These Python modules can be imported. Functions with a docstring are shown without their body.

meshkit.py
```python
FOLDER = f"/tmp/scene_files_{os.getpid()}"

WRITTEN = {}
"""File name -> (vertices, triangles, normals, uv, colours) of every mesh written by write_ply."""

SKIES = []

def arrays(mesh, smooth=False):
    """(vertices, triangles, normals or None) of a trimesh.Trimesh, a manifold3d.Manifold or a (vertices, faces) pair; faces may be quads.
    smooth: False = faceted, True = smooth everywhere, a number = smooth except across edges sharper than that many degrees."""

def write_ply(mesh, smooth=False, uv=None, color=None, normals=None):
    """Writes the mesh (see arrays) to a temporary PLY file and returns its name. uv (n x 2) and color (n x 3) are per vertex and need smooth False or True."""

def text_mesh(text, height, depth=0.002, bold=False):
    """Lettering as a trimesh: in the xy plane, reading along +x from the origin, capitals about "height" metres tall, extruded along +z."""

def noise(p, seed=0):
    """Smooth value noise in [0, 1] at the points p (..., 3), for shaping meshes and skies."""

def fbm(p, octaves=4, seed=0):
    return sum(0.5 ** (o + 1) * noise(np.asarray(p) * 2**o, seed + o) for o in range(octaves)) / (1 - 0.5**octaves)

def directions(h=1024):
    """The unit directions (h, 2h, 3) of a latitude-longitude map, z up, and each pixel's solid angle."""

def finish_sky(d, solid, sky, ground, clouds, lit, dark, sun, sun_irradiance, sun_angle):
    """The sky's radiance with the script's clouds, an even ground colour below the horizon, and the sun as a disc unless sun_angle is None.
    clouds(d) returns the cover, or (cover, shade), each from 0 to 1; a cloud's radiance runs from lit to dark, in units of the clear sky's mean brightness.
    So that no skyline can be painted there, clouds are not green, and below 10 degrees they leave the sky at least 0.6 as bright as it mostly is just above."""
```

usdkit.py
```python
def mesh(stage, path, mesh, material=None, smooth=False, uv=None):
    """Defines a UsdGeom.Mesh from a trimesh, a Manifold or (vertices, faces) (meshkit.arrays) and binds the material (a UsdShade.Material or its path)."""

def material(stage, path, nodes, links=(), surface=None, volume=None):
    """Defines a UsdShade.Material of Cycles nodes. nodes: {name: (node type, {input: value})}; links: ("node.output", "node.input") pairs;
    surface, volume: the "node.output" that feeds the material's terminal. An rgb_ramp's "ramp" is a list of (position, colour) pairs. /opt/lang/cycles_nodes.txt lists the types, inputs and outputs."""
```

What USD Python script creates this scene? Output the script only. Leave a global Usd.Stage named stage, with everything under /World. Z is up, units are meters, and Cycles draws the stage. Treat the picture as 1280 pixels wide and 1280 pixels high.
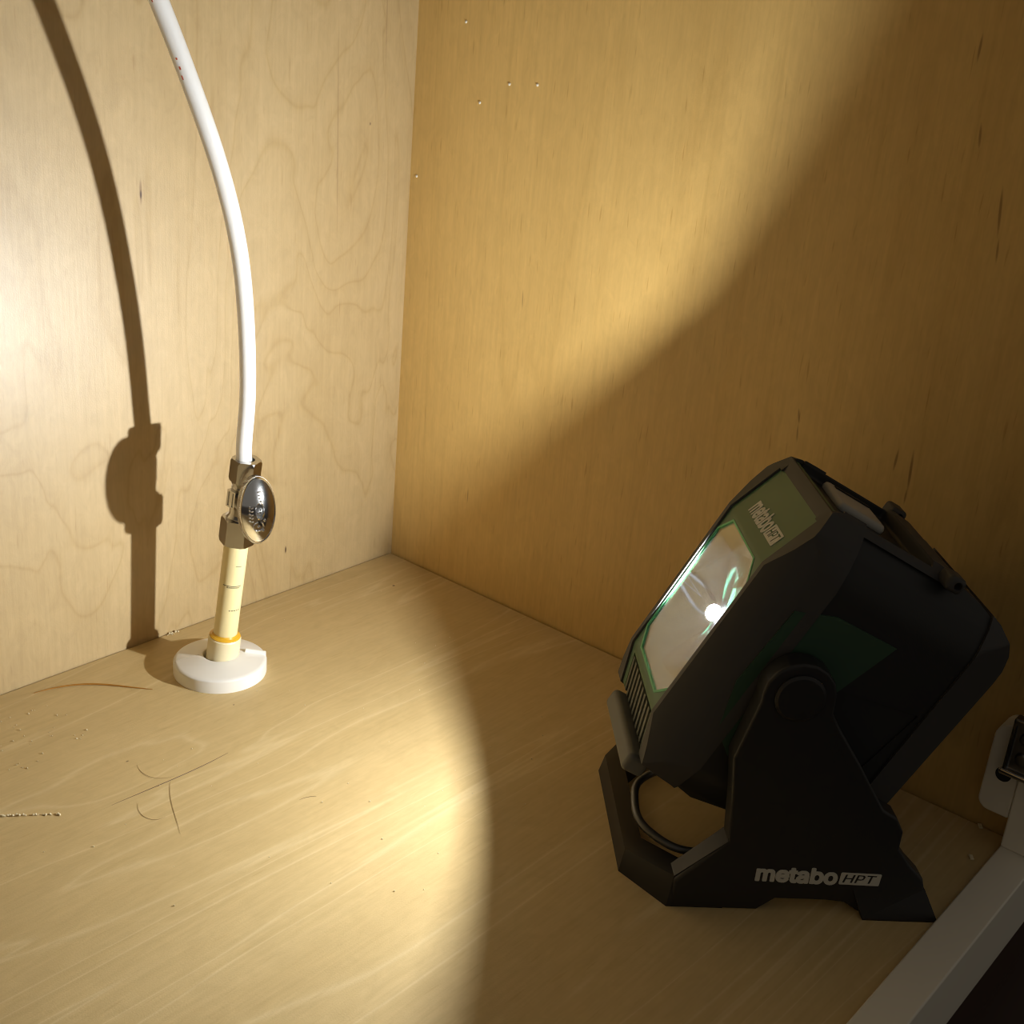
import math, random
import numpy as np, trimesh, shapely, manifold3d as m3
from shapely.geometry import Polygon
from shapely.ops import unary_union
from scipy.interpolate import CubicSpline
import usdkit, meshkit
from pxr import Usd, UsdGeom, UsdLux, UsdShade, Gf, Sdf

random.seed(7); np.random.seed(7)
stage = Usd.Stage.CreateInMemory()
UsdGeom.SetStageUpAxis(stage, 'Z'); UsdGeom.SetStageMetersPerUnit(stage, 1.0)
UsdGeom.Xform.Define(stage, '/World'); UsdGeom.Scope.Define(stage, '/World/Looks')

# ------------------------------------------------------------------ camera, light level
def unit(v):
    v = np.asarray(v, float); return v / np.linalg.norm(v)
FPX = 1587.0
rows = np.stack([unit([1427, -525, FPX]), unit([-2073, -837, FPX]), -unit([-344, 3861, FPX])], 1)
U_, _, V_ = np.linalg.svd(rows); R = U_ @ V_                    # world -> (right, down, forward)
EYE = np.array([-0.69531, -0.68298, 0.44282])
cam = UsdGeom.Camera.Define(stage, '/World/camera')
right, down, fwd = R
M = np.eye(4); M[0, :3] = right; M[1, :3] = -down; M[2, :3] = -fwd; M[3, :3] = EYE
cam.AddTransformOp().Set(Gf.Matrix4d(*M.ravel().tolist()))
cam.CreateHorizontalApertureAttr(36.0); cam.CreateVerticalApertureAttr(36.0)
cam.CreateFocalLengthAttr(36.0 * FPX / 1280.0); cam.CreateClippingRangeAttr((0.02, 50.0))
cam.CreateExposureAttr(0.0)
LED_RADIANCE = 13400.0
LED_COLOUR = (1.0, 0.99, 0.97)
# dim grey light of the room outside the open cabinet front
dome = UsdLux.DomeLight.Define(stage, '/World/room_glow')
dome.CreateIntensityAttr(1.0); dome.CreateColorAttr(Gf.Vec3f(0.040, 0.036, 0.030))

# ------------------------------------------------------------------ helpers
used = {}
def name_for(parent, name):
    k = (parent, name); n = used.get(k, 0); used[k] = n + 1
    return f'{parent}/{name}' if n == 0 else f'{parent}/{name}_{n:03d}'
def tag(prim, label=None, cat=None, group=None, kind=None):
    for k, v in (('label', label), ('category', cat), ('group', group), ('kind', kind)):
        if v: prim.SetCustomDataByKey(k, v)
    return prim
def obj(name, mesh, mat, parent=None, smooth=30, **kw):
    path = name_for(str(parent.GetPath()) if parent else '/World', name)
    g = usdkit.mesh(stage, path, mesh, '/World/Looks/' + mat, smooth=smooth)
    return tag(g.GetPrim(), **kw)
def thing(name, label, cat, loc=(0, 0, 0), rotz=0.0, group=None):
    x = UsdGeom.Xform.Define(stage, name_for('/World', name))
    x.AddTranslateOp().Set(Gf.Vec3d(*map(float, loc))); x.AddRotateZOp().Set(float(rotz))
    return tag(x.GetPrim(), label, cat, group)
def cat_(ms): return trimesh.util.concatenate([tm(m) for m in ms])
def tm(m):
    if hasattr(m, 'to_mesh'):
        q = m.to_mesh(); return trimesh.Trimesh(q.vert_properties[:, :3], q.tri_verts, process=False)
    return m
def box(lo, hi):
    lo, hi = np.array(lo, float), np.array(hi, float)
    return m3.Manifold.cube(tuple(hi - lo)).translate(tuple(lo))
def cs(poly): return m3.CrossSection([[tuple(map(float, p)) for p in poly]], m3.FillRule.NonZero)
def extrude(poly, a, b): return cs(poly).extrude(b - a).translate((0, 0, a))
def rbox(lo, hi, r, seg=12):
    lo, hi = np.array(lo, float) + r, np.array(hi, float) - r
    s = m3.Manifold.sphere(r, seg)
    return m3.Manifold.batch_hull([s.translate((x, y, z)) for x in (lo[0], hi[0]) for y in (lo[1], hi[1]) for z in (lo[2], hi[2])])
def rev(profile, n=48):
    """lathe of (radius, z) points about z"""
    return m3.CrossSection([[tuple(map(float, p)) for p in profile]], m3.FillRule.NonZero).revolve(n)
def xf(m, T): return m.transform(np.asarray(T, float)[:3])
def frame(z, x=None, o=(0, 0, 0)):
    z = unit(z); x = np.array([1, 0, 0.]) if x is None else np.asarray(x, float)
    x = unit(x - z * (x @ z)); y = np.cross(z, x)
    T = np.eye(4); T[:3, 0], T[:3, 1], T[:3, 2], T[:3, 3] = x, y, z, o
    return T
def tube(points, r, n=14, cap=True):
    P = np.asarray(points, float); rr = np.broadcast_to(np.asarray(r, float), len(P))
    t = np.gradient(P, axis=0); t /= np.linalg.norm(t, axis=1)[:, None]
    x = unit(np.cross(t[0], [0.31, 0.77, 0.55])); V = []
    for i in range(len(P)):
        x = unit(x - t[i] * (x @ t[i])); y = np.cross(t[i], x)
        a = np.linspace(0, 2 * np.pi, n, endpoint=False)
        V.append(P[i] + rr[i] * (np.cos(a)[:, None] * x + np.sin(a)[:, None] * y))
    V = np.vstack(V); F = []
    for i in range(len(P) - 1):
        for k in range(n):
            a, b = i * n + k, i * n + (k + 1) % n
            F += [(a, b, b + n), (a, b + n, a + n)]
    if cap:
        c0, c1 = len(V), len(V) + 1; V = np.vstack([V, P[0], P[-1]]); e = (len(P) - 1) * n
        for k in range(n): F += [(c0, (k + 1) % n, k), (c1, e + k, e + (k + 1) % n)]
    return trimesh.Trimesh(V, np.array(F), process=False)
def smooth_path(pts, n=60):
    P = np.asarray(pts, float); d = np.r_[0, np.cumsum(np.linalg.norm(np.diff(P, axis=0), axis=1))]
    return CubicSpline(d, P)(np.linspace(0, d[-1], n))
def flat_shape(mesh):
    """outline (shapely) of the top faces of an extruded lettering mesh"""
    tri = mesh.triangles[mesh.face_normals[:, 2] > 0.9][:, :, :2]
    return unary_union([Polygon(t).buffer(1e-6) for t in tri])
def solid(shape, depth):
    gs = [g for g in getattr(shape, 'geoms', [shape]) if g.area > 1e-9]
    return trimesh.util.concatenate([trimesh.creation.extrude_polygon(g, depth, engine='earcut') for g in gs])

# ------------------------------------------------------------------ materials
LK = '/World/Looks/'
def plain(name, color, rough=0.5, metal=0.0, spec=0.5, bump=0.0, bscale=800.0, **kw):
    nodes = {'p': ('principled_bsdf', dict(base_color=color, roughness=rough, metallic=metal, specular_ior_level=spec, **kw))}
    links = []
    if bump:
        nodes |= {'t': ('texture_coordinate', {}), 'n': ('noise_texture', dict(scale=bscale, detail=3.0)), 'b': ('bump', dict(strength=bump, distance=0.0004))}
        links += [('t.object', 'n.vector'), ('n.fac', 'b.height'), ('b.normal', 'p.normal')]
    return usdkit.material(stage, LK + name, nodes, links, surface='p.BSDF')

def wood(name, along, across, normal_axis, seed, light, mid, dark, rough, spec=0.5, pore=1.0, mott=0.05, figure=13.0, stretch=0.2, fscale=7.0, distort=0.5, line=0.5, marks=()):
    """birch veneer: wavy growth contours stretched along the grain, broad tone, fibre streaks, short dark pores and the knots listed in marks"""
    sc = [1.0, 1.0, 1.0]; sc[along] = stretch; off = [seed * 1.7, seed * 2.3, seed * 0.9]
    fib = [1.0, 1.0, 1.0]; fib[along] = 0.035
    por = [1.0, 1.0, 1.0]; por[along] = 0.10; mo = [1.0, 1.0, 1.0]; mo[along] = 0.45
    N = {'t': ('texture_coordinate', {}),
         'm1': ('mapping', dict(location=off, scale=sc)), 'm2': ('mapping', dict(location=off, scale=fib)), 'm3': ('mapping', dict(location=off, scale=por)), 'm4': ('mapping', dict(location=off, scale=mo)),
         'n1': ('noise_texture', dict(scale=fscale, detail=3.0, roughness=0.42, distortion=distort)),
         'k': ('math', dict(math_type='multiply', value2=figure)), 'fr': ('math', dict(math_type='fraction')),
         'fl': ('rgb_ramp', dict(ramp=[(0, mid), (0.05, dark), (0.12, mid), (0.6, light), (0.93, light), (1, mid)])),
         'n2': ('noise_texture', dict(scale=5.0, detail=2.0)), 'tone': ('rgb_ramp', dict(ramp=[(0.3, (0.84, 0.80, 0.73)), (0.7, (1.07, 1.07, 1.09))])),
         'n3': ('noise_texture', dict(scale=380.0, detail=3.0, roughness=0.6)), 'fibr': ('rgb_ramp', dict(ramp=[(0.3, (0.945, 0.935, 0.915)), (0.7, (1.03, 1.03, 1.035))])),
         'n4': ('noise_texture', dict(scale=430.0, detail=1.0)), 'porr': ('rgb_ramp', dict(ramp=[(0.0, (1 - 0.20 * pore, 1 - 0.28 * pore, 1 - 0.38 * pore)), (0.22, (1 - 0.16 * pore, 1 - 0.22 * pore, 1 - 0.30 * pore)), (0.33, (1, 1, 1))])),
         'base': ('mix', dict(mix_type='mix', fac=line, color1=mid)),
         'x1': ('mix', dict(mix_type='multiply', fac=1.0)), 'x2': ('mix', dict(mix_type='multiply', fac=1.0)), 'x3': ('mix', dict(mix_type='multiply', fac=1.0)),
         'n5': ('noise_texture', dict(scale=1000.0, detail=1.0)), 'add': ('math', dict(math_type='multiply_add', value2=0.6)),
         'b': ('bump', dict(strength=0.26, distance=0.0003)), 'rr': ('map_range', dict(from_min=0.3, from_max=0.7, to_min=rough - 0.05, to_max=rough + 0.07)),
         'n6': ('noise_texture', dict(scale=110.0, detail=4.0, roughness=0.7, distortion=1.0)), 'mot': ('rgb_ramp', dict(ramp=[(0.32, (1 - mott, 1 - 1.1 * mott, 1 - 1.3 * mott)), (0.68, (1 + mott, 1 + mott, 1 + mott))])), 'x4': ('mix', dict(mix_type='multiply', fac=1.0)),
         'p': ('principled_bsdf', dict(specular_ior_level=spec))}
    L = [('m4.vector', 'n6.vector'), ('t.object', 'm4.vector'), ('n6.fac', 'mot.fac'), ('x3.color', 'x4.color1'), ('mot.color', 'x4.color2'),
         ('t.object', 'm1.vector'), ('t.object', 'm2.vector'), ('t.object', 'm3.vector'), ('m1.vector', 'n1.vector'), ('m1.vector', 'n2.vector'), ('m2.vector', 'n3.vector'), ('m3.vector', 'n4.vector'),
         ('n1.fac', 'k.value1'), ('k.value', 'fr.value1'), ('fr.value', 'fl.fac'), ('fl.color', 'base.color2'),
         ('n2.fac', 'tone.fac'), ('n3.fac', 'fibr.fac'), ('n4.fac', 'porr.fac'),
         ('base.color', 'x1.color1'), ('tone.color', 'x1.color2'), ('x1.color', 'x2.color1'), ('fibr.color', 'x2.color2'), ('x2.color', 'x3.color1'), ('porr.color', 'x3.color2'),
         ('t.object', 'n5.vector'), ('n5.fac', 'add.value1'), ('n3.fac', 'add.value3'), ('add.value', 'b.height'), ('b.normal', 'p.normal'), ('n2.fac', 'rr.value'), ('rr.result', 'p.roughness')]
    last = 'x4.color'
    for i, (a, c, la, lc, tilt, col, amt) in enumerate(marks):          # a: along, c: across (metres); half lengths la, lc
        loc = [0.0, 0.0, 0.0]; loc[along], loc[across] = -a, -c
        s2 = [0.0, 0.0, 0.0]; s2[along], s2[across] = 1 / la, 1 / lc
        rot = [0.0, 0.0, 0.0]; rot[normal_axis] = tilt
        N[f'q{i}'] = ('mapping', dict(location=loc)); N[f'r{i}'] = ('mapping', dict(rotation=rot)); N[f's{i}'] = ('mapping', dict(scale=s2))
        N[f'l{i}'] = ('vector_math', dict(math_type='length')); N[f'g{i}'] = ('map_range', dict(from_min=0.3, from_max=1.0, to_min=amt, to_max=0.0, clamp=True, range_type='smoothstep'))
        N[f'w{i}'] = ('mix', dict(mix_type='mix', color2=col))
        L += [('t.object', f'q{i}.vector'), (f'q{i}.vector', f'r{i}.vector'), (f'r{i}.vector', f's{i}.vector'), (f's{i}.vector', f'l{i}.vector1'), (f'l{i}.value', f'g{i}.value'), (f'g{i}.result', f'w{i}.fac'), (last, f'w{i}.color1')]
        last = f'w{i}.color'
    L.append((last, 'p.base_color'))
    usdkit.material(stage, LK + name, N, L, surface='p.BSDF')

KN = (0.06, 0.025, 0.008); KS = (0.20, 0.10, 0.03)
wood('birch_back', 2, 0, 1, 1.0, (0.54, 0.412, 0.218), (0.505, 0.375, 0.188), (0.41, 0.285, 0.115), 0.46, spec=0.8, pore=0.7, mott=0.06, figure=9, stretch=0.33, fscale=9.0, distort=1.2, line=0.42,
     marks=[(0.3100, -0.2339, 0.010, 0.0013, 0.0, KS, 0.75), (0.3085, -0.2339, 0.0035, 0.0010, 0.0, KN, 0.95), (0.0349, -0.1145, 0.0040, 0.0011, 0.0, KN, 0.95),
            (0.34, -0.0735, 0.09, 0.0008, 0.03, KS, 0.35), (0.42, -0.031, 0.05, 0.0008, 0.02, KS, 0.30), (0.347, -0.043, 0.0015, 0.0008, 0.0, KN, 0.7)])
wood('birch_side', 2, 1, 0, 2.0, (0.72, 0.50, 0.185), (0.68, 0.465, 0.165), (0.56, 0.36, 0.115), 0.42, figure=7, stretch=0.09, fscale=9.0, distort=0.3, line=0.25,
     marks=[(0.4351, -0.410, 0.009, 0.0010, 0.0, KS, 0.7), (0.3919, -0.4199, 0.008, 0.0010, 0.12, KS, 0.6), (0.3553, -0.4393, 0.016, 0.0011, 0.12, KS, 0.7), (0.335, -0.4425, 0.008, 0.0009, 0.1, KS, 0.6),
            (0.2059, -0.4113, 0.009, 0.0011, -0.05, KS, 0.65), (0.202, -0.4213, 0.016, 0.0012, 0.05, KS, 0.75), (0.186, -0.4215, 0.006, 0.0009, 0.0, KS, 0.6), (0.215, -0.345, 0.006, 0.0010, 0.2, KS, 0.6), (0.204, -0.346, 0.007, 0.0008, 0.1, KS, 0.5),
            (0.077, -0.080, 0.008, 0.0008, 0.0, KS, 0.45), (0.240, -0.118, 0.009, 0.0008, 0.06, KS, 0.45)])
wood('birch_floor', 0, 1, 2, 3.0, (0.575, 0.435, 0.210), (0.60, 0.46, 0.23), (0.70, 0.57, 0.32), 0.50, spec=0.32, pore=0.4, mott=0.045, figure=8, stretch=0.12, fscale=11.0, distort=1.0, line=0.55,
     marks=[(-0.0434, -0.0472, 0.0016, 0.0014, 0.0, KN, 0.9), (-0.333, -0.1165, 0.0014, 0.0008, 0, KN, 0.7), (-0.40, -0.088, 0.0012, 0.0009, 0, KN, 0.7), (-0.247, -0.107, 0.0009, 0.0008, 0, KN, 0.7)])

plain('white_paint', (0.76, 0.72, 0.62), 0.45, bump=0.12, bscale=350)
plain('white_plastic', (0.80, 0.78, 0.73), 0.35)
plain('block_plastic', (0.72, 0.67, 0.56), 0.4)
plain('white_tube', (0.84, 0.84, 0.83), 0.28, subsurface_weight=0.15, subsurface_radius=(0.004, 0.004, 0.004), subsurface_scale=0.5)
plain('cream_pvc', (0.82, 0.70, 0.38), 0.38)
plain('collar_pvc', (0.80, 0.70, 0.45), 0.40)
plain('orange_glue', (0.72, 0.40, 0.03), 0.25)
plain('print_ink', (0.10, 0.09, 0.06), 0.6)
plain('red_ink', (0.55, 0.10, 0.05), 0.6)
plain('chrome', (0.52, 0.51, 0.50), 0.16, metal=1.0)
plain('bright_chrome', (0.82, 0.82, 0.83), 0.09, metal=1.0)
plain('hinge_metal', (0.20, 0.20, 0.20), 0.28, metal=1.0)
plain('dark_steel', (0.12, 0.12, 0.12), 0.4, metal=0.8)
plain('black_rubber', (0.045, 0.044, 0.044), 0.62, bump=0.15, bscale=1600)
plain('black_plastic', (0.016, 0.017, 0.018), 0.50, bump=0.12, bscale=1400)
plain('stand_plastic', (0.013, 0.013, 0.014), 0.48, bump=0.12, bscale=1400)
plain('green_plastic', (0.055, 0.13, 0.065), 0.42)
plain('green_panel', (0.030, 0.075, 0.045), 0.5)
plain('bright_green', (0.10, 0.42, 0.18), 0.4)
plain('grille_grey', (0.10, 0.11, 0.09), 0.5)
plain('grey_rubber', (0.13, 0.13, 0.115), 0.55)
plain('light_grey', (0.42, 0.41, 0.37), 0.5)
plain('void_black', (0.006, 0.006, 0.006), 0.7)
plain('logo_print', (0.55, 0.55, 0.50), 0.5)
plain('reflector', (0.22, 0.27, 0.35), 0.07, metal=1.0)
plain('hair_brown', (0.20, 0.10, 0.03), 0.4)
plain('hair_dark', (0.10, 0.055, 0.025), 0.4)
plain('hair_ginger', (0.42, 0.19, 0.03), 0.4)
plain('pale_crumb', (0.75, 0.66, 0.45), 0.6)
plain('plaster_white', (0.82, 0.79, 0.68), 0.6)
plain('gap_dark', (0.05, 0.025, 0.010), 0.8)
plain('sink_underside', (0.14, 0.13, 0.12), 0.5)
plain('room_floor_brown', (0.045, 0.022, 0.012), 0.5)
usdkit.material(stage, LK + 'led', {'e': ('emission', dict(color=LED_COLOUR, strength=LED_RADIANCE))}, surface='e.emission')
usdkit.material(stage, LK + 'clear_lens', {'f': ('layer_weight', dict(blend=0.25)), 'k': ('math', dict(math_type='multiply_add', value2=0.42, value3=0.02)), 't': ('transparent_bsdf', dict(color=(0.97, 0.98, 0.98))), 'g': ('glossy_bsdf', dict(color=(1, 1, 1), roughness=0.06)), 'x': ('mix_closure', {})},
                [('f.facing', 'k.value1'), ('k.value', 'x.fac'), ('t.BSDF', 'x.closure1'), ('g.BSDF', 'x.closure2')], surface='x.closure')

# ------------------------------------------------------------------ the cabinet
FR = -0.528                                                             # inner face of the face frame
W = -1.20; TOP = 0.80
def panel(name, lo, hi, mat, **kw): return obj(name, box(lo, hi), mat, smooth=False, kind='structure', **kw)
obj('floor', box((W, FR, -0.006), (-0.0021, -0.0011, 0)) + box((W, FR, -0.016), (0, 0, -0.0055)), 'birch_floor', smooth=False, kind='structure', label='pale birch plywood cabinet bottom')
panel('wall_back', (W, 0, -0.016), (0.0, 0.014, TOP), 'birch_back', label='birch plywood back panel with wavy grain behind the pipe')
panel('wall_right', (0, FR, -0.016), (0.016, 0.014, TOP), 'birch_side', label='birch plywood cabinet side behind the lamp')
panel('wall_left', (W - 0.016, FR, -0.016), (W, 0.014, TOP), 'birch_side')
panel('ceiling', (W - 0.016, FR, TOP), (0.016, 0.014, TOP + 0.02), 'sink_underside')
RT = 0.004
obj('trim_1', rbox((W - 0.03, FR - 0.0222, -0.045), (0.03, FR, RT), 0.0012), 'white_paint', smooth=40, kind='structure', label='off-white bottom rail of the face frame')
obj('trim_2', rbox((-0.0195, FR - 0.0218, RT), (0.03, FR - 0.0002, TOP), 0.0012), 'white_paint', smooth=40, kind='structure', label='off-white right stile of the face frame')
panel('wall_front', (0.0305, FR - 0.0218, -0.045), (1.3, FR - 0.004, 1.6), 'white_paint', label='off-white fronts of the neighbouring cabinets')
panel('baseboard_front', (W - 0.03, FR - 0.012, -0.12), (1.3, FR - 0.002, -0.0455), 'room_floor_brown')
panel('floor_001', (-2.2, -2.2, -0.14), (1.3, FR - 0.002, -0.12), 'room_floor_brown', label='dark brown floor of the room in front')

# ------------------------------------------------------------------ flange, pipe stub, valve, tube
FC = np.array([-0.2264, -0.0660, 0.0])
P0 = np.array([-0.2264, -0.0664, 0.0]); AX = unit([0.0091, -0.0128, 0.1383])
def on_axis(z): return P0 + AX * (z - P0[2]) / AX[2]
prof = [(0.0114, 0.0), (0.0308, 0.0), (0.0310, 0.0006), (0.0310, 0.0082), (0.0303, 0.0093), (0.0285, 0.0102), (0.0150, 0.0132), (0.0124, 0.0136), (0.0114, 0.0132)]
ring = rev(prof, 96)
esc = thing('pipe_escutcheon', 'round white plastic split flange around the cream pipe at the cabinet floor', 'pipe flange', FC)
cut = box((-0.04, -0.00012, -0.001), (0.04, 0.00012, 0.03)).rotate((0, 0, -32))
halves = (ring - cut).decompose()
for h in halves: obj('flange_half', h, 'white_plastic', esc, smooth=35)
seam = rbox((0.0135, -0.0007, 0.0085), (0.0290, 0.0007, 0.0138), 0.0004).rotate((0, 14.0, 0)).translate((0.0005, 0, 0.0056)).rotate((0, 0, -32))
seam = seam ^ m3.Manifold.cylinder(0.03, 0.0306, 0.0306, 64)
obj('seam_clip', seam, 'white_plastic', esc)

stub = thing('pipe_stub', 'cream plastic pipe stub with orange glue ring rising from the white flange', 'pipe', P0)
TA = frame(AX, (1, 0, 0)); zl = lambda z: (z - P0[2]) / AX[2]           # length along the axis for a height
obj('pipe', xf(rev([(0.0062, 0.0015), (0.0079, 0.0015), (0.0079, zl(0.106)), (0.0062, zl(0.106))], 56), TA), 'cream_pvc', stub)
obj('socket_collar', xf(rev([(0.0080, 0.0012), (0.0106, 0.0012), (0.0108, 0.0020), (0.0108, 0.0268), (0.0102, 0.0278), (0.0080, 0.0278)], 56), TA), 'collar_pvc', stub)
bead = rev([(0.0079, 0.0271), (0.0100, 0.0273), (0.0104, 0.0283), (0.0098, 0.0290), (0.0088, 0.0294), (0.0080, 0.0305)], 56)
obj('glue_ring', xf(bead, TA), 'orange_glue', stub, label='orange glue ring')
def band(z0, a0, a1, h, r=0.00795, n=14):
    a = np.radians(np.linspace(a0, a1, n)); V = []; 
    for rr, z in ((r, z0), (r, z0 + h), (r + 0.00006, z0 + h), (r + 0.00006, z0)): V.append(np.c_[rr * np.cos(a), rr * np.sin(a), np.full(n, z)])
    V = np.vstack(V); F = []
    for j in range(4):
        k = (j + 1) % 4
        for i in range(n - 1): F += [(j * n + i, j * n + i + 1, k * n + i + 1), (j * n + i, k * n + i + 1, k * n + i)]
    m = trimesh.Trimesh(V, np.array(F)[:, ::-1], process=False); m.apply_transform(TA); return m
marks = [band(zl(0.0685), -172, -80, 0.00045)] + [band(zl(0.0672) , -150 + 9 * i, -145 + 9 * i, 0.0009) for i in range(7)] + [band(zl(0.0503), -128 + 12 * i, -121 + 12 * i, 0.0006) for i in range(5)] + [band(zl(0.083), -120, -92, 0.00035)]
obj('printed_marks', cat_(marks), 'print_ink', stub, smooth=False, label='faint dark printed marks')

valve = thing('shutoff_valve', 'chrome straight stop valve with oval handle on the cream pipe', 'valve', on_axis(0.098))
def hexnut(z0, z1, af, rot, inner):
    r = af / math.sqrt(3); h = z1 - z0
    hexm = m3.Manifold.cylinder(h, r, r, 6).rotate((0, 0, rot))
    dome = rev([(0, -0.0001), (r * 0.93, -0.0001), (r * 1.01, h * 0.13), (r * 1.01, h * 0.87), (r * 0.93, h + 0.0001), (0, h + 0.0001)], 64)
    return ((hexm ^ dome) - m3.Manifold.cylinder(h * 2, inner, inner, 40).translate((0, 0, -h / 2))).translate((0, 0, z0))
b0 = zl(0.098)
def Lz(z): return zl(z) - b0
obj('inlet_nut', xf(hexnut(Lz(0.0975), Lz(0.1148), 0.0205, 12, 0.0079), TA), 'chrome', valve, smooth=20, label='larger hexagonal nut')
MH = np.array([math.cos(math.radians(-103)), math.sin(math.radians(-103)), 0.10]); MH = unit(MH)
body = rev([(0, Lz(0.1100)), (0.0076, Lz(0.1100)), (0.0090, Lz(0.1150)), (0.0090, Lz(0.1162)), (0.0080, Lz(0.1170)), (0.0072, Lz(0.1180)), (0.0072, Lz(0.1225)), (0.0076, Lz(0.1230)), (0.0076, Lz(0.1365)), (0.0070, Lz(0.1372)), (0.0070, Lz(0.1384)), (0.0080, Lz(0.1390)), (0.0080, Lz(0.1420)), (0, Lz(0.1420))], 48)
body = body + box((-0.0092, -0.0040, Lz(0.1235)), (0.0, 0.0040, Lz(0.1350)))
for yy in (-0.0020, 0.0020): body = body - box((-0.011, yy - 0.0007, Lz(0.1245)), (-0.0086, yy + 0.0007, Lz(0.1340)))
body = xf(body, TA)
HC = np.array([0, 0, 0.0]) + AX * Lz(0.1265)                            # where the stem leaves the body
ST = frame(MH, (0, 0, 1), HC)
body = body + xf(rev([(0, 0.0), (0.0060, 0.0), (0.0060, 0.0085), (0.0054, 0.0095), (0, 0.0095)], 40), ST)
obj('valve_body', body, 'chrome', valve, smooth=25)
obj('outlet_nut', xf(hexnut(Lz(0.1405), Lz(0.1555), 0.0172, 20, 0.0052), TA), 'chrome', valve, smooth=20, label='smaller hexagonal nut')
obj('packing_nut', xf(m3.Manifold.cylinder(0.005, 0.0060, 0.0060, 6), ST @ np.array([[1, 0, 0, 0], [0, 1, 0, 0], [0, 0, 1, 0.0096], [0, 0, 0, 1.0]])), 'chrome', valve, smooth=20)
obj('stem', xf(m3.Manifold.cylinder(0.006, 0.0026, 0.0026, 24), ST @ np.array([[1, 0, 0, 0], [0, 1, 0, 0], [0, 0, 1, 0.0140], [0, 0, 0, 1.0]])), 'chrome', valve)
# oval handle: long axis up (local x), short axis sideways (local y), dished face outwards (local z)
HT = ST @ np.array([[1, 0, 0, 0], [0, 1, 0, 0], [0, 0, 1, 0.0185], [0, 0, 0, 1.0]])
A_, B_ = 0.0220, 0.0122
hp = rev([(0, 0.0006), (0.86, 0.0006), (0.97, 0.0), (1.0, 0.0008), (1.0, 0.0052), (0.985, 0.0058), (0.95, 0.0062), (0.93, 0.0058)] + [(r, 0.0058 + 0.0030 * (0.87 - r * r)) for r in np.linspace(0.88, 0.26, 12)] + [(0.22, 0.0076), (0, 0.0074)], 120).scale((A_, B_, 1))
hprim = obj('oval_handle', xf(hp, HT), 'bright_chrome', valve, smooth=30)
ribs = []
for i in range(110):
    a = 2 * math.pi * i / 110
    nrm = math.atan2(A_ * math.sin(a), B_ * math.cos(a))
    ribs.append(tm(xf(m3.Manifold.cylinder(0.0040, 0.00030, 0.00030, 5).rotate((0, 0, math.degrees(nrm))).translate((A_ * math.cos(a), B_ * math.sin(a), 0.0010)), HT)))
obj('knurled_edge', cat_(ribs), 'chrome', hprim, kind='stuff')
scr = rev([(0, 0), (0.0022, 0), (0.0026, 0.0006), (0.0022, 0.0012), (0.0012, 0.0016), (0, 0.0017)], 28).translate((0, 0, 0.0071))
scr = scr - box((-0.0018, -0.0003, 0.0081), (0.0018, 0.0003, 0.01)) - box((-0.0003, -0.0018, 0.0081), (0.0003, 0.0018, 0.01))
obj('handle_screw', xf(scr, HT), 'dark_steel', hprim)
emb = []                                                                # raised marks round the dish, too worn to read
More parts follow.
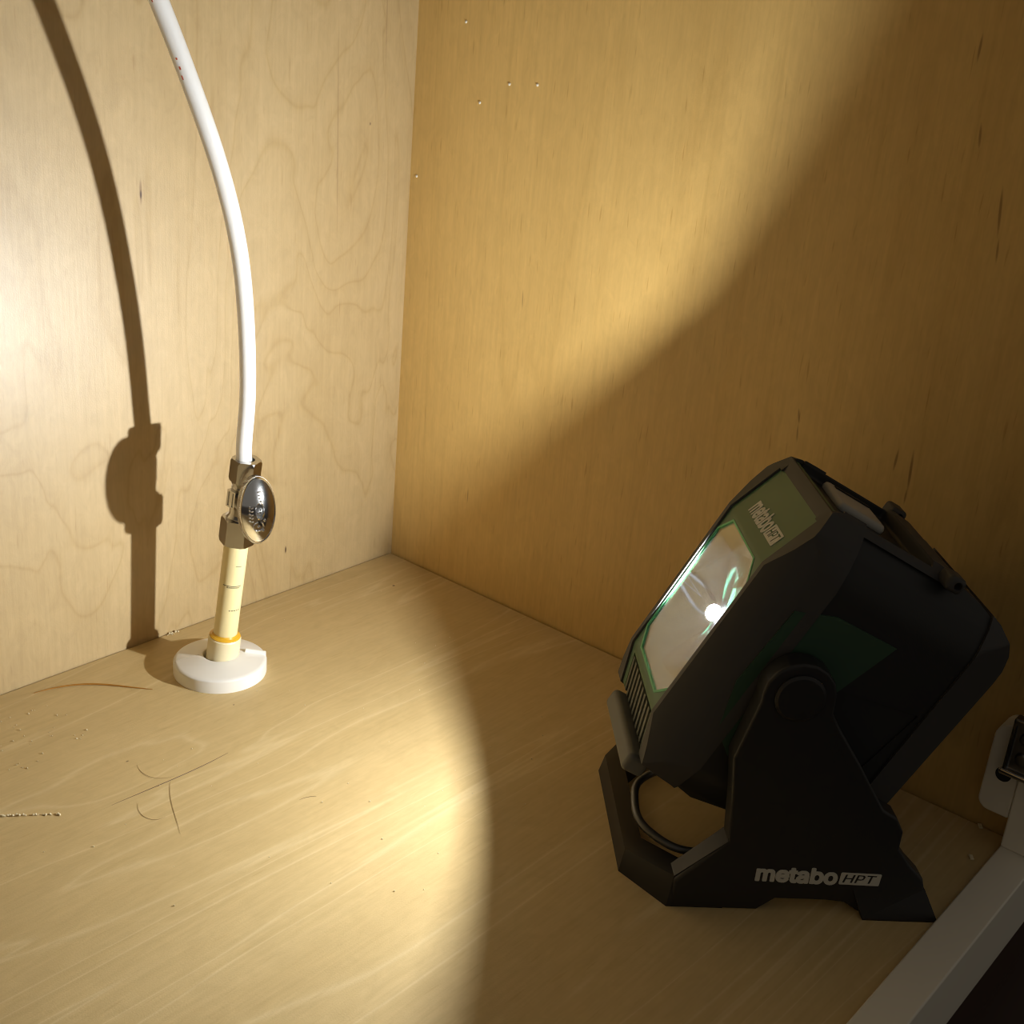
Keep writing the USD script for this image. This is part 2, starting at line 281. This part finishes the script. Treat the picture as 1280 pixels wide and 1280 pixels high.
def bar(x, y, lx, ly, rz=0, z=0):
    z = 0.0058 + 0.0030 * (0.87 - (x / A_) ** 2 - (y / B_) ** 2) + 0.0001
    emb.append(rbox((-lx / 2, -ly / 2, -0.0005), (lx / 2, ly / 2, 0.0005), 0.00035, 10).rotate((0, 0, rz)).translate((x, y, z)))
for i, (x, y) in enumerate([(0.0125, -0.0008), (0.0105, -0.0008), (0.0085, -0.0010), (0.0065, -0.0012)]): bar(x, y, 0.0010, 0.0034 - 0.0003 * i)
for i in range(5): bar(0.0036 - 0.0023 * i, 0.0068, 0.0016, 0.0010, 15 * i); bar(0.0030 - 0.0023 * i, 0.0052, 0.0008, 0.0016, 10)
arc_ = [(-0.0098 + 0.0030 * math.cos(t), 0.0012 + 0.0034 * math.sin(t)) for t in np.linspace(0.4, 5.4, 12)]
for (x, y), t in zip(arc_, np.linspace(0.4, 5.4, 12)): bar(x, y, 0.0009, 0.0018, math.degrees(t))
bar(-0.0098, 0.0012, 0.0014, 0.0014); bar(-0.0062, -0.0030, 0.0018, 0.0014, 30); bar(-0.0130, -0.0022, 0.0012, 0.0020, 40)
obj('embossed_marks', xf(m3.Manifold.batch_boolean(emb, m3.OpType.Add), HT), 'bright_chrome', hprim)

tp = [on_axis(0.1478), (-0.2176, -0.0799, 0.1555), (-0.2188, -0.0835, 0.1854), (-0.2238, -0.0900, 0.2388), (-0.2335, -0.0958, 0.2887), (-0.2527, -0.1005, 0.3442), (-0.2696, -0.0998, 0.3853), (-0.2864, -0.0980, 0.4235),
      (-0.315, -0.0945, 0.480), (-0.350, -0.090, 0.545), (-0.382, -0.086, 0.620), (-0.400, -0.084, 0.690), (-0.406, -0.084, TOP + 0.005)]
TPATH = smooth_path(tp, 140)
tb = thing('supply_tube', 'white bendy water supply tube curving up out of the chrome valve', 'tube')
obj('tubing', tube(TPATH, 0.0050, 24), 'white_tube', tb, smooth=True)
fl = []
for s in (0.395, 0.402, 0.41, 0.46, 0.465, 0.52, 0.55, 0.555, 0.60, 0.66):  # faint red print
    i = int(s * 139 * 0.92); p, t = TPATH[i], unit(TPATH[i + 1] - TPATH[i]); side = unit(np.cross(t, [0.6, 0.55, -0.35])); view = unit(EYE - p)
    nrm = unit(-side * random.uniform(0.35, 0.8) * -1 + view * 0.7); nrm = unit(nrm - t * (nrm @ t))
    b = trimesh.creation.box((random.uniform(0.0006, 0.0012), 0.0006, random.uniform(0.001, 0.003))); b.apply_scale([1, 0.2, 1])
    T = frame(t, nrm, p + nrm * 0.00497); T = T[:, [1, 0, 2, 3]]; T[:3, 0] *= -1; b.apply_transform(T); fl.append(b)
obj('printed_marks', cat_(fl), 'red_ink', tb, smooth=False, label='faint red printed marks', kind='stuff')

# ------------------------------------------------------------------ the work light
AZ, EL = 133.5, math.radians(27.0)
F_ = np.array([math.cos(math.radians(AZ)), math.sin(math.radians(AZ)), 0]); N_ = np.array([-F_[1], F_[0], 0])
LED = np.array([-0.144, -0.386, 0.143])
O = np.array([LED[0], LED[1], 0]) - 0.040 * F_ - 0.004 * N_
wl = thing('work_light', 'black and green cordless work light lit up on its tilting stand', 'work light', O, AZ)
ce, se = math.cos(EL), math.sin(EL)
HM = np.array([[ce, -se, 0, 40.0], [0, 0, 1, 0.0], [se, ce, 0, 143.0], [0, 0, 0, 1]]); HM[:3] *= 0.001   # head (n, u, s) in mm -> lamp
MM = np.diag([0.001, 0.001, 0.001, 1.0])
def head(name, m, mat, parent=None, smooth=28, **kw): return obj(name, xf(m, HM), mat, parent or wl, smooth=smooth, **kw)
def side_prism(poly, s0, s1): return extrude(poly, s0, s1)              # (n, u) along s
def plan_prism(poly, u0, u1): return xf(extrude(poly, u0, u1), [[1, 0, 0, 0], [0, 0, 1, 0], [0, 1, 0, 0]])   # (n, s) along u
def front_prism(poly, n0, n1): return xf(extrude(poly, n0, n1), [[0, 0, 1, 0], [1, 0, 0, 0], [0, 1, 0, 0]])  # (u, s) along n
def sym(half): return half + [(a, -b) for a, b in reversed(half)]
SIDE = [(9.5, -52), (9.5, 46), (-3.5, 85), (-10, 87.5), (-70, 89), (-80, 88), (-100, 84.5), (-113, 80), (-121, 75), (-127, 68.5), (-130.5, 60), (-131, 52), (-128, -34), (-122, -58), (-112, -66), (-56, -81), (-36, -86), (-20, -81), (1, -77)]
PLAN = sym([(12, 38), (5, 46), (-8, 52), (-24, 53.5), (-104, 53.5), (-131, 43)])
FRONT = sym([(92, 22), (90, 32), (85, 39.5), (76, 46), (66, 50.5), (54, 53.5), (-62, 53.5), (-80, 46), (-90, 38)])
def shell(d):
    s = cs(SIDE).offset(d, m3.JoinType.Miter) if d else cs(SIDE); p = cs(PLAN).offset(d, m3.JoinType.Miter); f = cs(FRONT).offset(d, m3.JoinType.Miter)
    a = s.extrude(140).translate((0, 0, -70)); b = xf(p.extrude(220).translate((0, 0, -110)), [[1, 0, 0, 0], [0, 0, 1, 0], [0, 1, 0, 0]]); c = xf(f.extrude(180).translate((0, 0, -150)), [[0, 0, 1, 0], [1, 0, 0, 0], [0, 1, 0, 0]])
    return a ^ b ^ c
core, skin = shell(0), shell(1.6)
slot = box((-9, -95, -37.6), (40, 95, 37.6))
trough = rbox((-66, 82, -36), (-8, 120, 36), 2)
housing = core - slot - trough
housing = housing - side_prism([(-60, 12), (-104, 20), (-96, -30), (-60, -40)], 52.4, 60)      # shallow panel on the near side
head('housing', housing, 'black_plastic')
bump_f = (skin ^ box((-23, -100, -80), (40, 120, 80))) - core.translate((0, 0, 0)).scale((1, 1, 1)) - slot
bump_f = bump_f + ((skin ^ box((-3, 78, -80), (11, 120, 80))) - box((-1.0, -95, -34), (40, 86, 34)) - core)
bump_f = bump_f - trough
head('front_bumper', bump_f, 'black_rubber')
rails = ((skin ^ box((-82, 84, -80), (-23, 120, 80))) - core - rbox((-66, 80, -38), (-5, 120, 38), 1))
for sgn in (-1, 1):
    rl = rails ^ (box((-90, 60, 0), (0, 120, 80)) if sgn > 0 else box((-90, 60, -80), (0, 120, 0)))
    lug = rbox((-80, 84, min(sgn * 38, sgn * 51)), (-70, 92.5, max(sgn * 38, sgn * 51)), 2.2)
    lug = lug - m3.Manifold.cylinder(30, 2.2, 2.2, 16).translate((-76, 88.5, -15 + sgn * 50))
    head('top_rail', rl + (lug - core), 'black_rubber')
head('rear_bumper', (skin ^ box((-140, -100, -80), (-108, 120, 80))) - core, 'black_rubber')
btn = rbox((-53, 80.5, -33), (-23, 86.5, 1), 2.5)
bt = head('power_button', btn, 'light_grey', label='pale grey button slab')
head('button_slot', rbox((-50, 86.6, -27), (-27, 87.3, -23.5), 0.3), 'void_black', bt)
# green side panels
GP = [(-11, 37), (-32, 45), (-69, 46), (-57, 8), (-48, -14), (-31, -49), (-17, -38), (-9, -10)]
for sgn in (-1, 1):
    z0, z1 = (53.2, 54.4) if sgn > 0 else (-54.4, -53.2)
    head('side_panel', side_prism(GP, z0, z1), 'green_panel', label='dark green side panel')
# bezel with lens opening and vent opening
OCT = [(43, -25), (43, 25), (32, 37), (-39, 37), (-49, 25), (-49, -25), (-39, -37), (32, -37)]
bez = (shell(0.3) ^ box((-7, -92, -37.3), (40, 86, 37.3)))
opening = front_prism(OCT, -20, 40)
VP = [(-55.5, -31), (-55.5, 33), (-78, 33), (-78, -31)]
vent_hole = front_prism(VP, -3, 40)
bez = bez - opening - vent_hole
head('front_bezel', bez, 'green_plastic', label='green front bezel')
bt_ = (9.5 - 1) / 25.0
def vslab(off0, off1, u0, u1, s0, s1):                                 # a slab lying in the slanted lower facet
    n_at = lambda u: 9.5 + (u + 52) * (8.5 / 25.0)
    return side_prism([(n_at(u0) + off0, u0), (n_at(u0) + off1, u0), (n_at(u1) + off1, u1), (n_at(u1) + off0, u1)], s0, s1)
head('vent_back', vslab(-3.2, -2.6, -77.8, -55.7, -30.8, 32.8), 'void_black', smooth=False)
for k in range(10):
    s = -30.6 + k * 6.9
    head('vent_slat', vslab(-2.6, 0.1, -77.6, -57.2, s, s + 3.2), 'grille_grey', smooth=False)
lip = rbox((-7, -91, -30), (6.5, -79.5, 40), 3.0, 16)
head('lower_lip', lip - core, 'grey_rubber', label='grey rubber lip under the vent')
# logo on the bezel, and on the stand: wordmark and a framed HPT
def logo(height, depth, weight):
    w = flat_shape(meshkit.text_mesh('metabo', height, 0.001, bold=True)).buffer(weight * height)
    w = shapely.affinity.scale(w, 1.0, 1.0, origin=(0, 0)); x0, y0, x1, y1 = w.bounds
    xh = height * 0.80; sx = x1 + 0.10 * height
    h = flat_shape(meshkit.text_mesh('HPT', xh * 0.70, 0.001, bold=True)); h = shapely.affinity.scale(h, 1.25, 1.0, origin=(0, 0)); h = shapely.affinity.skew(h, xs=14, origin=(0, 0)); hx0, hy0, hx1, hy1 = h.bounds
    h = shapely.affinity.translate(h, sx + 0.20 * height - hx0, 0.13 * height - hy0)
    fr = Polygon([(sx, 0), (sx + hx1 - hx0 + 0.40 * height, 0), (sx + hx1 - hx0 + 0.46 * height, xh + 0.05 * height), (sx + 0.06 * height, xh + 0.05 * height)]).buffer(-0.08 * height).buffer(0.08 * height)
    return solid(w, depth), solid(fr.difference(h), depth), fr.bounds[2]
def place(m, T): m = m.copy(); m.apply_transform(T); return m
wm, fm, wid = logo(10.0, 0.25, 0.025)
sx_ = 50.0 / wid
# text x runs along +s, text y runs up the slanted facet
d_up = unit([-13.5, 41, 0]); d_out = unit([41, 13.5, 0]); base_p = np.array([9.5, 46, 0]) + d_up * 7.0 + d_out * 0.32
TL = np.eye(4); TL[:3, 0] = np.array([0, 0, 1]) * sx_; TL[:3, 1] = d_up * 1.0; TL[:3, 2] = d_out; TL[:3, 3] = base_p + np.array([0, 0, -22.0])
for m in (wm, fm):
    q = place(m, HM @ TL)
    obj('printed_logo', q, 'logo_print', wl, smooth=False, label='pale printed wordmark')
# reflector, lamp dome, lens
plate = front_prism([(a * 0.985, b * 0.985) for a, b in OCT], -8.6, 8.9)
cone = xf(rev([(0, -3.2), (9.0, -3.2), (35.5, 8.95), (35.5, 20), (0, 20)], 96), [[0, 0, 1, 0], [1, 0, 0, -3.0], [0, 1, 0, 0]])
refl = head('reflector', plate - cone, 'reflector', smooth=40)
dm = rev([(0, -1.6), (4.4, -1.6), (4.4, -0.6)] + [(4.4 * math.sin(t), -0.6 + 3.6 * math.cos(t)) for t in np.linspace(1.45, 0.001, 9)], 32)
head('lamp_dome', xf(dm, [[0, 0, 1, 0], [1, 0, 0, -1.0], [0, 1, 0, 2.0]]), 'led', refl, smooth=True, label='glowing lamp dome')
ring_ = front_prism([(a * 1.0, b * 1.0) for a, b in OCT], 8.6, 10.1) - front_prism([(a * 0.975, b * 0.97) for a, b in OCT], 0, 40)
lens_ = head('lens', front_prism([(a * 0.985, b * 0.985) for a, b in OCT], 8.95, 9.4), 'clear_lens', smooth=False, label='clear octagonal lens')
head('lens_rim', ring_, 'bright_green', lens_, smooth=False, label='bright green edge of the lens')

# stand: near side plate outline in (x, z) mm, lamp frame
def rounded(poly, y0, y1, r=1.6):
    c = cs(poly).offset(-r, m3.JoinType.Miter).extrude((y1 - y0) - 2 * r)
    c = c.minkowski_sum(m3.Manifold.sphere(r, 8))
    return xf(c, [[1, 0, 0, 0], [0, 0, 1, y0 + r], [0, 1, 0, 0]])
A = [(56, 0), (56, 17), (31, 43), (33, 69), (36, 94), (27, 128)]
pc = np.array([8.0, 131.0]); A += [(pc[0] + 19 * math.cos(t), pc[1] + 19 * math.sin(t)) for t in np.linspace(0.05, math.pi - 0.1, 9)]
A += [(-11, 122), (-17, 112), (-31, 92), (-40, 78), (-48, 66), (-56, 61.5), (-61, 53), (-61, 42), (-69, 32), (-78, 23), (-82, 10), (-88, 0), (-47, 0), (-37, 6.5), (-27, 7.5), (0, 7.5), (9, 0)]
def mir(m): return m.mirror((0, 1, 0))
armn = rounded(A, 56.5, 70)
heel = m3.Manifold.hull_points([(x, y, z) for x in (-47, -88) for y in (60, 75.5) for z in (0, 1.0)] + [(x, y, z) for x in (-40, -80) for y in (60, 69.8) for z in (17,)])
armf = armn + heel
foot = rounded([(10, 0), (2, 7), (8, 15), (40, 15), (56, 12), (56, 0)], 60, 73, 1.5)
st = []
def station(x, y, h, w=15): return [(x + dx, y + dy, z) for dx, dy, z in [(-w / 2, -w / 2, 0), (w / 2, -w / 2, 0), (w / 2, w / 2, 0), (-w / 2, w / 2, 0), (-w / 2 + 2, -w / 2 + 2, h), (w / 2 - 2.5, -w / 2 + 2, h), (w / 2 - 2.5, w / 2 - 2.5, h), (-w / 2 + 2, w / 2 - 2.5, h)]]
pts = [(73, 0, 13), (73, 34, 13), (51, 62, 18)]
seg = [m3.Manifold.hull_points(station(*pts[i]) + station(*pts[i + 1])) for i in range(2)]
ramp_ = m3.Manifold.hull_points(station(51, 62, 18) + [(x, y, z) for x in (28, 31) for y in (57, 69.5) for z in (0, 43)])
half = m3.Manifold.batch_boolean(seg + [ramp_, armf], m3.OpType.Add)
FAR = -14.0                                                             # the far arm stands a little wider
mid = m3.Manifold.hull_points(station(73, 0, 13) + station(73, FAR, 13))
yoke = half + mid + mir(half).translate((0, FAR, 0))
rear = rounded([(-58, 3), (-44, 3), (-44, 20), (-60, 20)], -57 + FAR, 57, 1.5)
yoke = yoke + rear
obj('stand', xf(yoke, MM), 'stand_plastic', wl, smooth=25, label='black tilting stand with front loop')
for sgn in (1, -1):
    cap = rev([(0, 0), (13, 0), (13, 1.2), (11.5, 2.2), (0, 2.6)], 40); cap = xf(cap, [[1, 0, 0, 8], [0, 0, sgn, sgn * 70 + (FAR if sgn < 0 else 0)], [0, 1, 0, 131]])
    obj('pivot_cap', xf(cap, MM), 'stand_plastic', wl)
    pin = xf(m3.Manifold.cylinder(6 if sgn > 0 else 20, 9, 9, 32), [[1, 0, 0, 8], [0, 0, sgn, sgn * 53], [0, 1, 0, 131]])
    obj('pivot_pin', xf(pin, MM), 'stand_plastic', wl)
wm2, fm2, wid2 = logo(9.0, 0.25, 0.045)
s2 = 68.5 / wid2
TS = np.eye(4); TS[:3, 0] = (-s2, 0, -0.02 * s2); TS[:3, 1] = (0.0, 0, 1.0); TS[:3, 2] = (0, 1, 0); TS[:3, 3] = (14.0, 70.02, 19.8)
for m in (wm2, fm2):
    obj('printed_logo', place(m, MM @ TS), 'logo_print', wl, smooth=False, label='pale printed wordmark')
hk = [(44, 6, 44), (52, -3, 38), (58, -6, 33), (67, -1, 29), (70, 10, 26), (69, 27, 23), (62, 37, 21), (52, 44, 19), (33, 46, 18), (10, 46, 22), (-10, 46, 36)]
obj('hanging_hook', tube(smooth_path(np.array(hk) * 0.001, 80), 0.0023, 10), 'dark_steel', wl, smooth=True, label='dark wire hanging hook')

# ------------------------------------------------------------------ hinge at the right edge
def arc(cy, cz, r, a0, a1, n=7): return [(cy + r * math.cos(t), cz + r * math.sin(t)) for t in np.radians(np.linspace(a0, a1, n))]
blk_pts = [(FR, 0.0225)] + arc(FR + 0.0125, 0.0290, 0.0065, -90, 0) + arc(FR + 0.0090, 0.0710, 0.0100, 0, 90) + [(FR, 0.0810)]
blk = cs(blk_pts).offset(-0.001, m3.JoinType.Miter).extrude(0.0175 - 0.002).minkowski_sum(m3.Manifold.sphere(0.001, 8))
blk = xf(blk, [[0, 0, 1, -0.0195 + 0.001 + 0.0012], [1, 0, 0, 0], [0, 1, 0, 0]])
hole = xf(m3.Manifold.cylinder(0.008, 0.0046, 0.0046, 32), [[0, 0, 1, -0.021], [1, 0, 0, FR + 0.0085], [0, 1, 0, 0.0490]])
hb = thing('hinge_block', 'off-white rounded spacer block with dark hole beside the face frame', 'block')
obj('block', blk - hole, 'block_plastic', hb)
obj('hole_lining', hole.scale((1, 1, 1)) ^ box((-0.0185, -1, 0), (-0.0145, 0, 1)), 'void_black', hb, label='dark screw hole')
hg = thing('cabinet_hinge', 'dark nickel cabinet hinge arm on the spacer block at the right edge', 'hinge')
armh = rbox((-0.0265, FR - 0.016, 0.0540), (-0.0188, FR + 0.0085, 0.0900), 0.0012)
armh = armh - rbox((-0.0300, FR - 0.02, 0.0575), (-0.0245, FR + 0.0065, 0.0865), 0.001)
obj('hinge_arm', armh, 'hinge_metal', hg)
obj('clip_bar', rbox((-0.0290, FR - 0.012, 0.0545), (-0.0255, FR + 0.0095, 0.0580), 0.0012), 'chrome', hg)
for z in (0.066, 0.079):
    sc_ = rev([(0, 0), (0.0040, 0), (0.0040, 0.0010), (0.0030, 0.0018), (0, 0.0020)], 28)
    sc_ = xf(sc_, [[0, 0, -1, -0.0246], [1, 0, 0, FR - 0.0005], [0, 1, 0, z]])
    obj('screw', sc_, 'hinge_metal', hg)

# ------------------------------------------------------------------ hairs, sliver, crumbs, flecks
def strand(name, pts, r, mat, label, cat, taper=True, group=None):
    P = smooth_path([(x, y, z) for x, y, z in pts], 36); k = np.sin(np.linspace(0.12, math.pi - 0.12, 36)) ** 0.6 if taper else np.ones(36)
    return obj(name, tube(P, r * k, 8), mat, smooth=True, label=label, cat=cat, group=group)
e = 0.0002
strand('wood_sliver', [(-0.3330, -0.0128, 0.0004), (-0.318, -0.0165, 0.0007), (-0.3035, -0.0240, 0.0007), (-0.2885, -0.0395, 0.0006), (-0.2745, -0.0575, 0.0004)], 0.0006, 'hair_ginger', 'curved ginger sliver on the floor left of the white flange', 'sliver')
strand('hair_strand', [(-0.3640, -0.1478, e), (-0.340, -0.1490, e), (-0.315, -0.1500, e), (-0.2840, -0.1490, e)], 0.00016, 'hair_dark', 'longest straight dark hair lying on the lit floor', 'hair')
strand('hair_strand', [(-0.3300, -0.1220, e), (-0.3335, -0.133, e), (-0.3310, -0.1430, e + .0004), (-0.3220, -0.1480, e + .0004)], 0.00009, 'hair_brown', 'short curled hair crossing the back of the straight dark hair', 'hair')
strand('hair_strand', [(-0.3265, -0.1505, e), (-0.335, -0.162, e), (-0.342, -0.175, e), (-0.3520, -0.1950, e)], 0.00009, 'hair_brown', 'curved hair reaching forward from the straight dark hair', 'hair')
strand('hair_strand', [(-0.3520, -0.1560, e), (-0.357, -0.166, e), (-0.356, -0.173, e), (-0.349, -0.1770, e)], 0.00009, 'hair_brown', 'small looped hair left of the curved hair on the floor', 'hair')
strand('hair_strand', [(-0.2840, -0.2150, e), (-0.2800, -0.2155, e), (-0.2745, -0.2190, e)], 0.0001, 'hair_dark', 'tiny dark hair on the brightly lit floor in front of the flange', 'hair')
crumbs, flecks = [], []
def crumb(p, r):
    c = trimesh.creation.icosphere(1, r); c.vertices *= 0.7 + 0.6 * meshkit.noise(c.vertices / r * 1.7 + 5, random.randint(0, 99))[:, None]
    c.apply_translation(p - np.array([0, 0, c.bounds[0][2]]) * (1 if p[2] >= 0 else 0)); return c
for i in range(46):
    t = random.random(); crumbs.append(crumb(np.array([-0.4145 + 0.0250 * t, -0.1150 - 0.0210 * t + random.gauss(0, 0.0004), 0.0]), random.uniform(0.00025, 0.0007)))
for i in range(34): crumbs.append(crumb(np.array([random.uniform(-0.39, -0.33), random.uniform(-0.085, -0.025), 0.0]), random.uniform(0.0002, 0.0005)))
for i in range(60): crumbs.append(crumb(np.array([random.uniform(-0.42, -0.05), random.uniform(-0.32, -0.03), 0.0]), random.uniform(0.00018, 0.00042)))
for i in range(12): crumbs.append(crumb(np.array([-0.2195 + random.gauss(0, 0.003), -0.0025 + random.gauss(0, 0.0006), 0.0]), random.uniform(0.0003, 0.0009)))
obj('sawdust', cat_(crumbs), 'pale_crumb', smooth=True, label='pale sawdust crumbs scattered on the cabinet floor', cat='sawdust', kind='stuff')
for (y, z), lab in zip([(-0.0466, 0.4202), (-0.0902, 0.3836), (-0.1149, 0.3857), (-0.0644, 0.3686), (-0.0068, 0.3097)],
                       ['white fleck highest up the side panel near the corner', 'white fleck on the side panel, left of the upper pair', 'white fleck on the side panel, right of the upper pair', 'white fleck on the side panel just below the pair', 'white fleck beside the corner seam of the side panel']):
    c = trimesh.creation.icosphere(2, 0.0010); c.vertices *= 0.75 + 0.5 * meshkit.noise(c.vertices * 1500 + 9, 3)[:, None]; c.apply_scale([0.5, 1, 1]); c.apply_translation((-0.0003, y, z))
    obj('plaster_fleck', c, 'plaster_white', smooth=True, label=lab, cat='fleck', group='white flecks on the side panel')
for (x, y), lab in zip([(-0.0015, -0.5108), (-0.0361, -0.519)], ['pale wood chip in the seam below the spacer block', 'pale wood chip on the floor behind the lamp stand']):
    c = rbox((-0.0022, -0.0012, 0), (0.0022, 0.0012, 0.0011), 0.0004, 8).rotate((0, 0, 35)).translate((x - 0.0015, y, 0))
    obj('wood_chip', c, 'pale_crumb', label=lab, cat='wood chip', group='wood chips by the face frame')
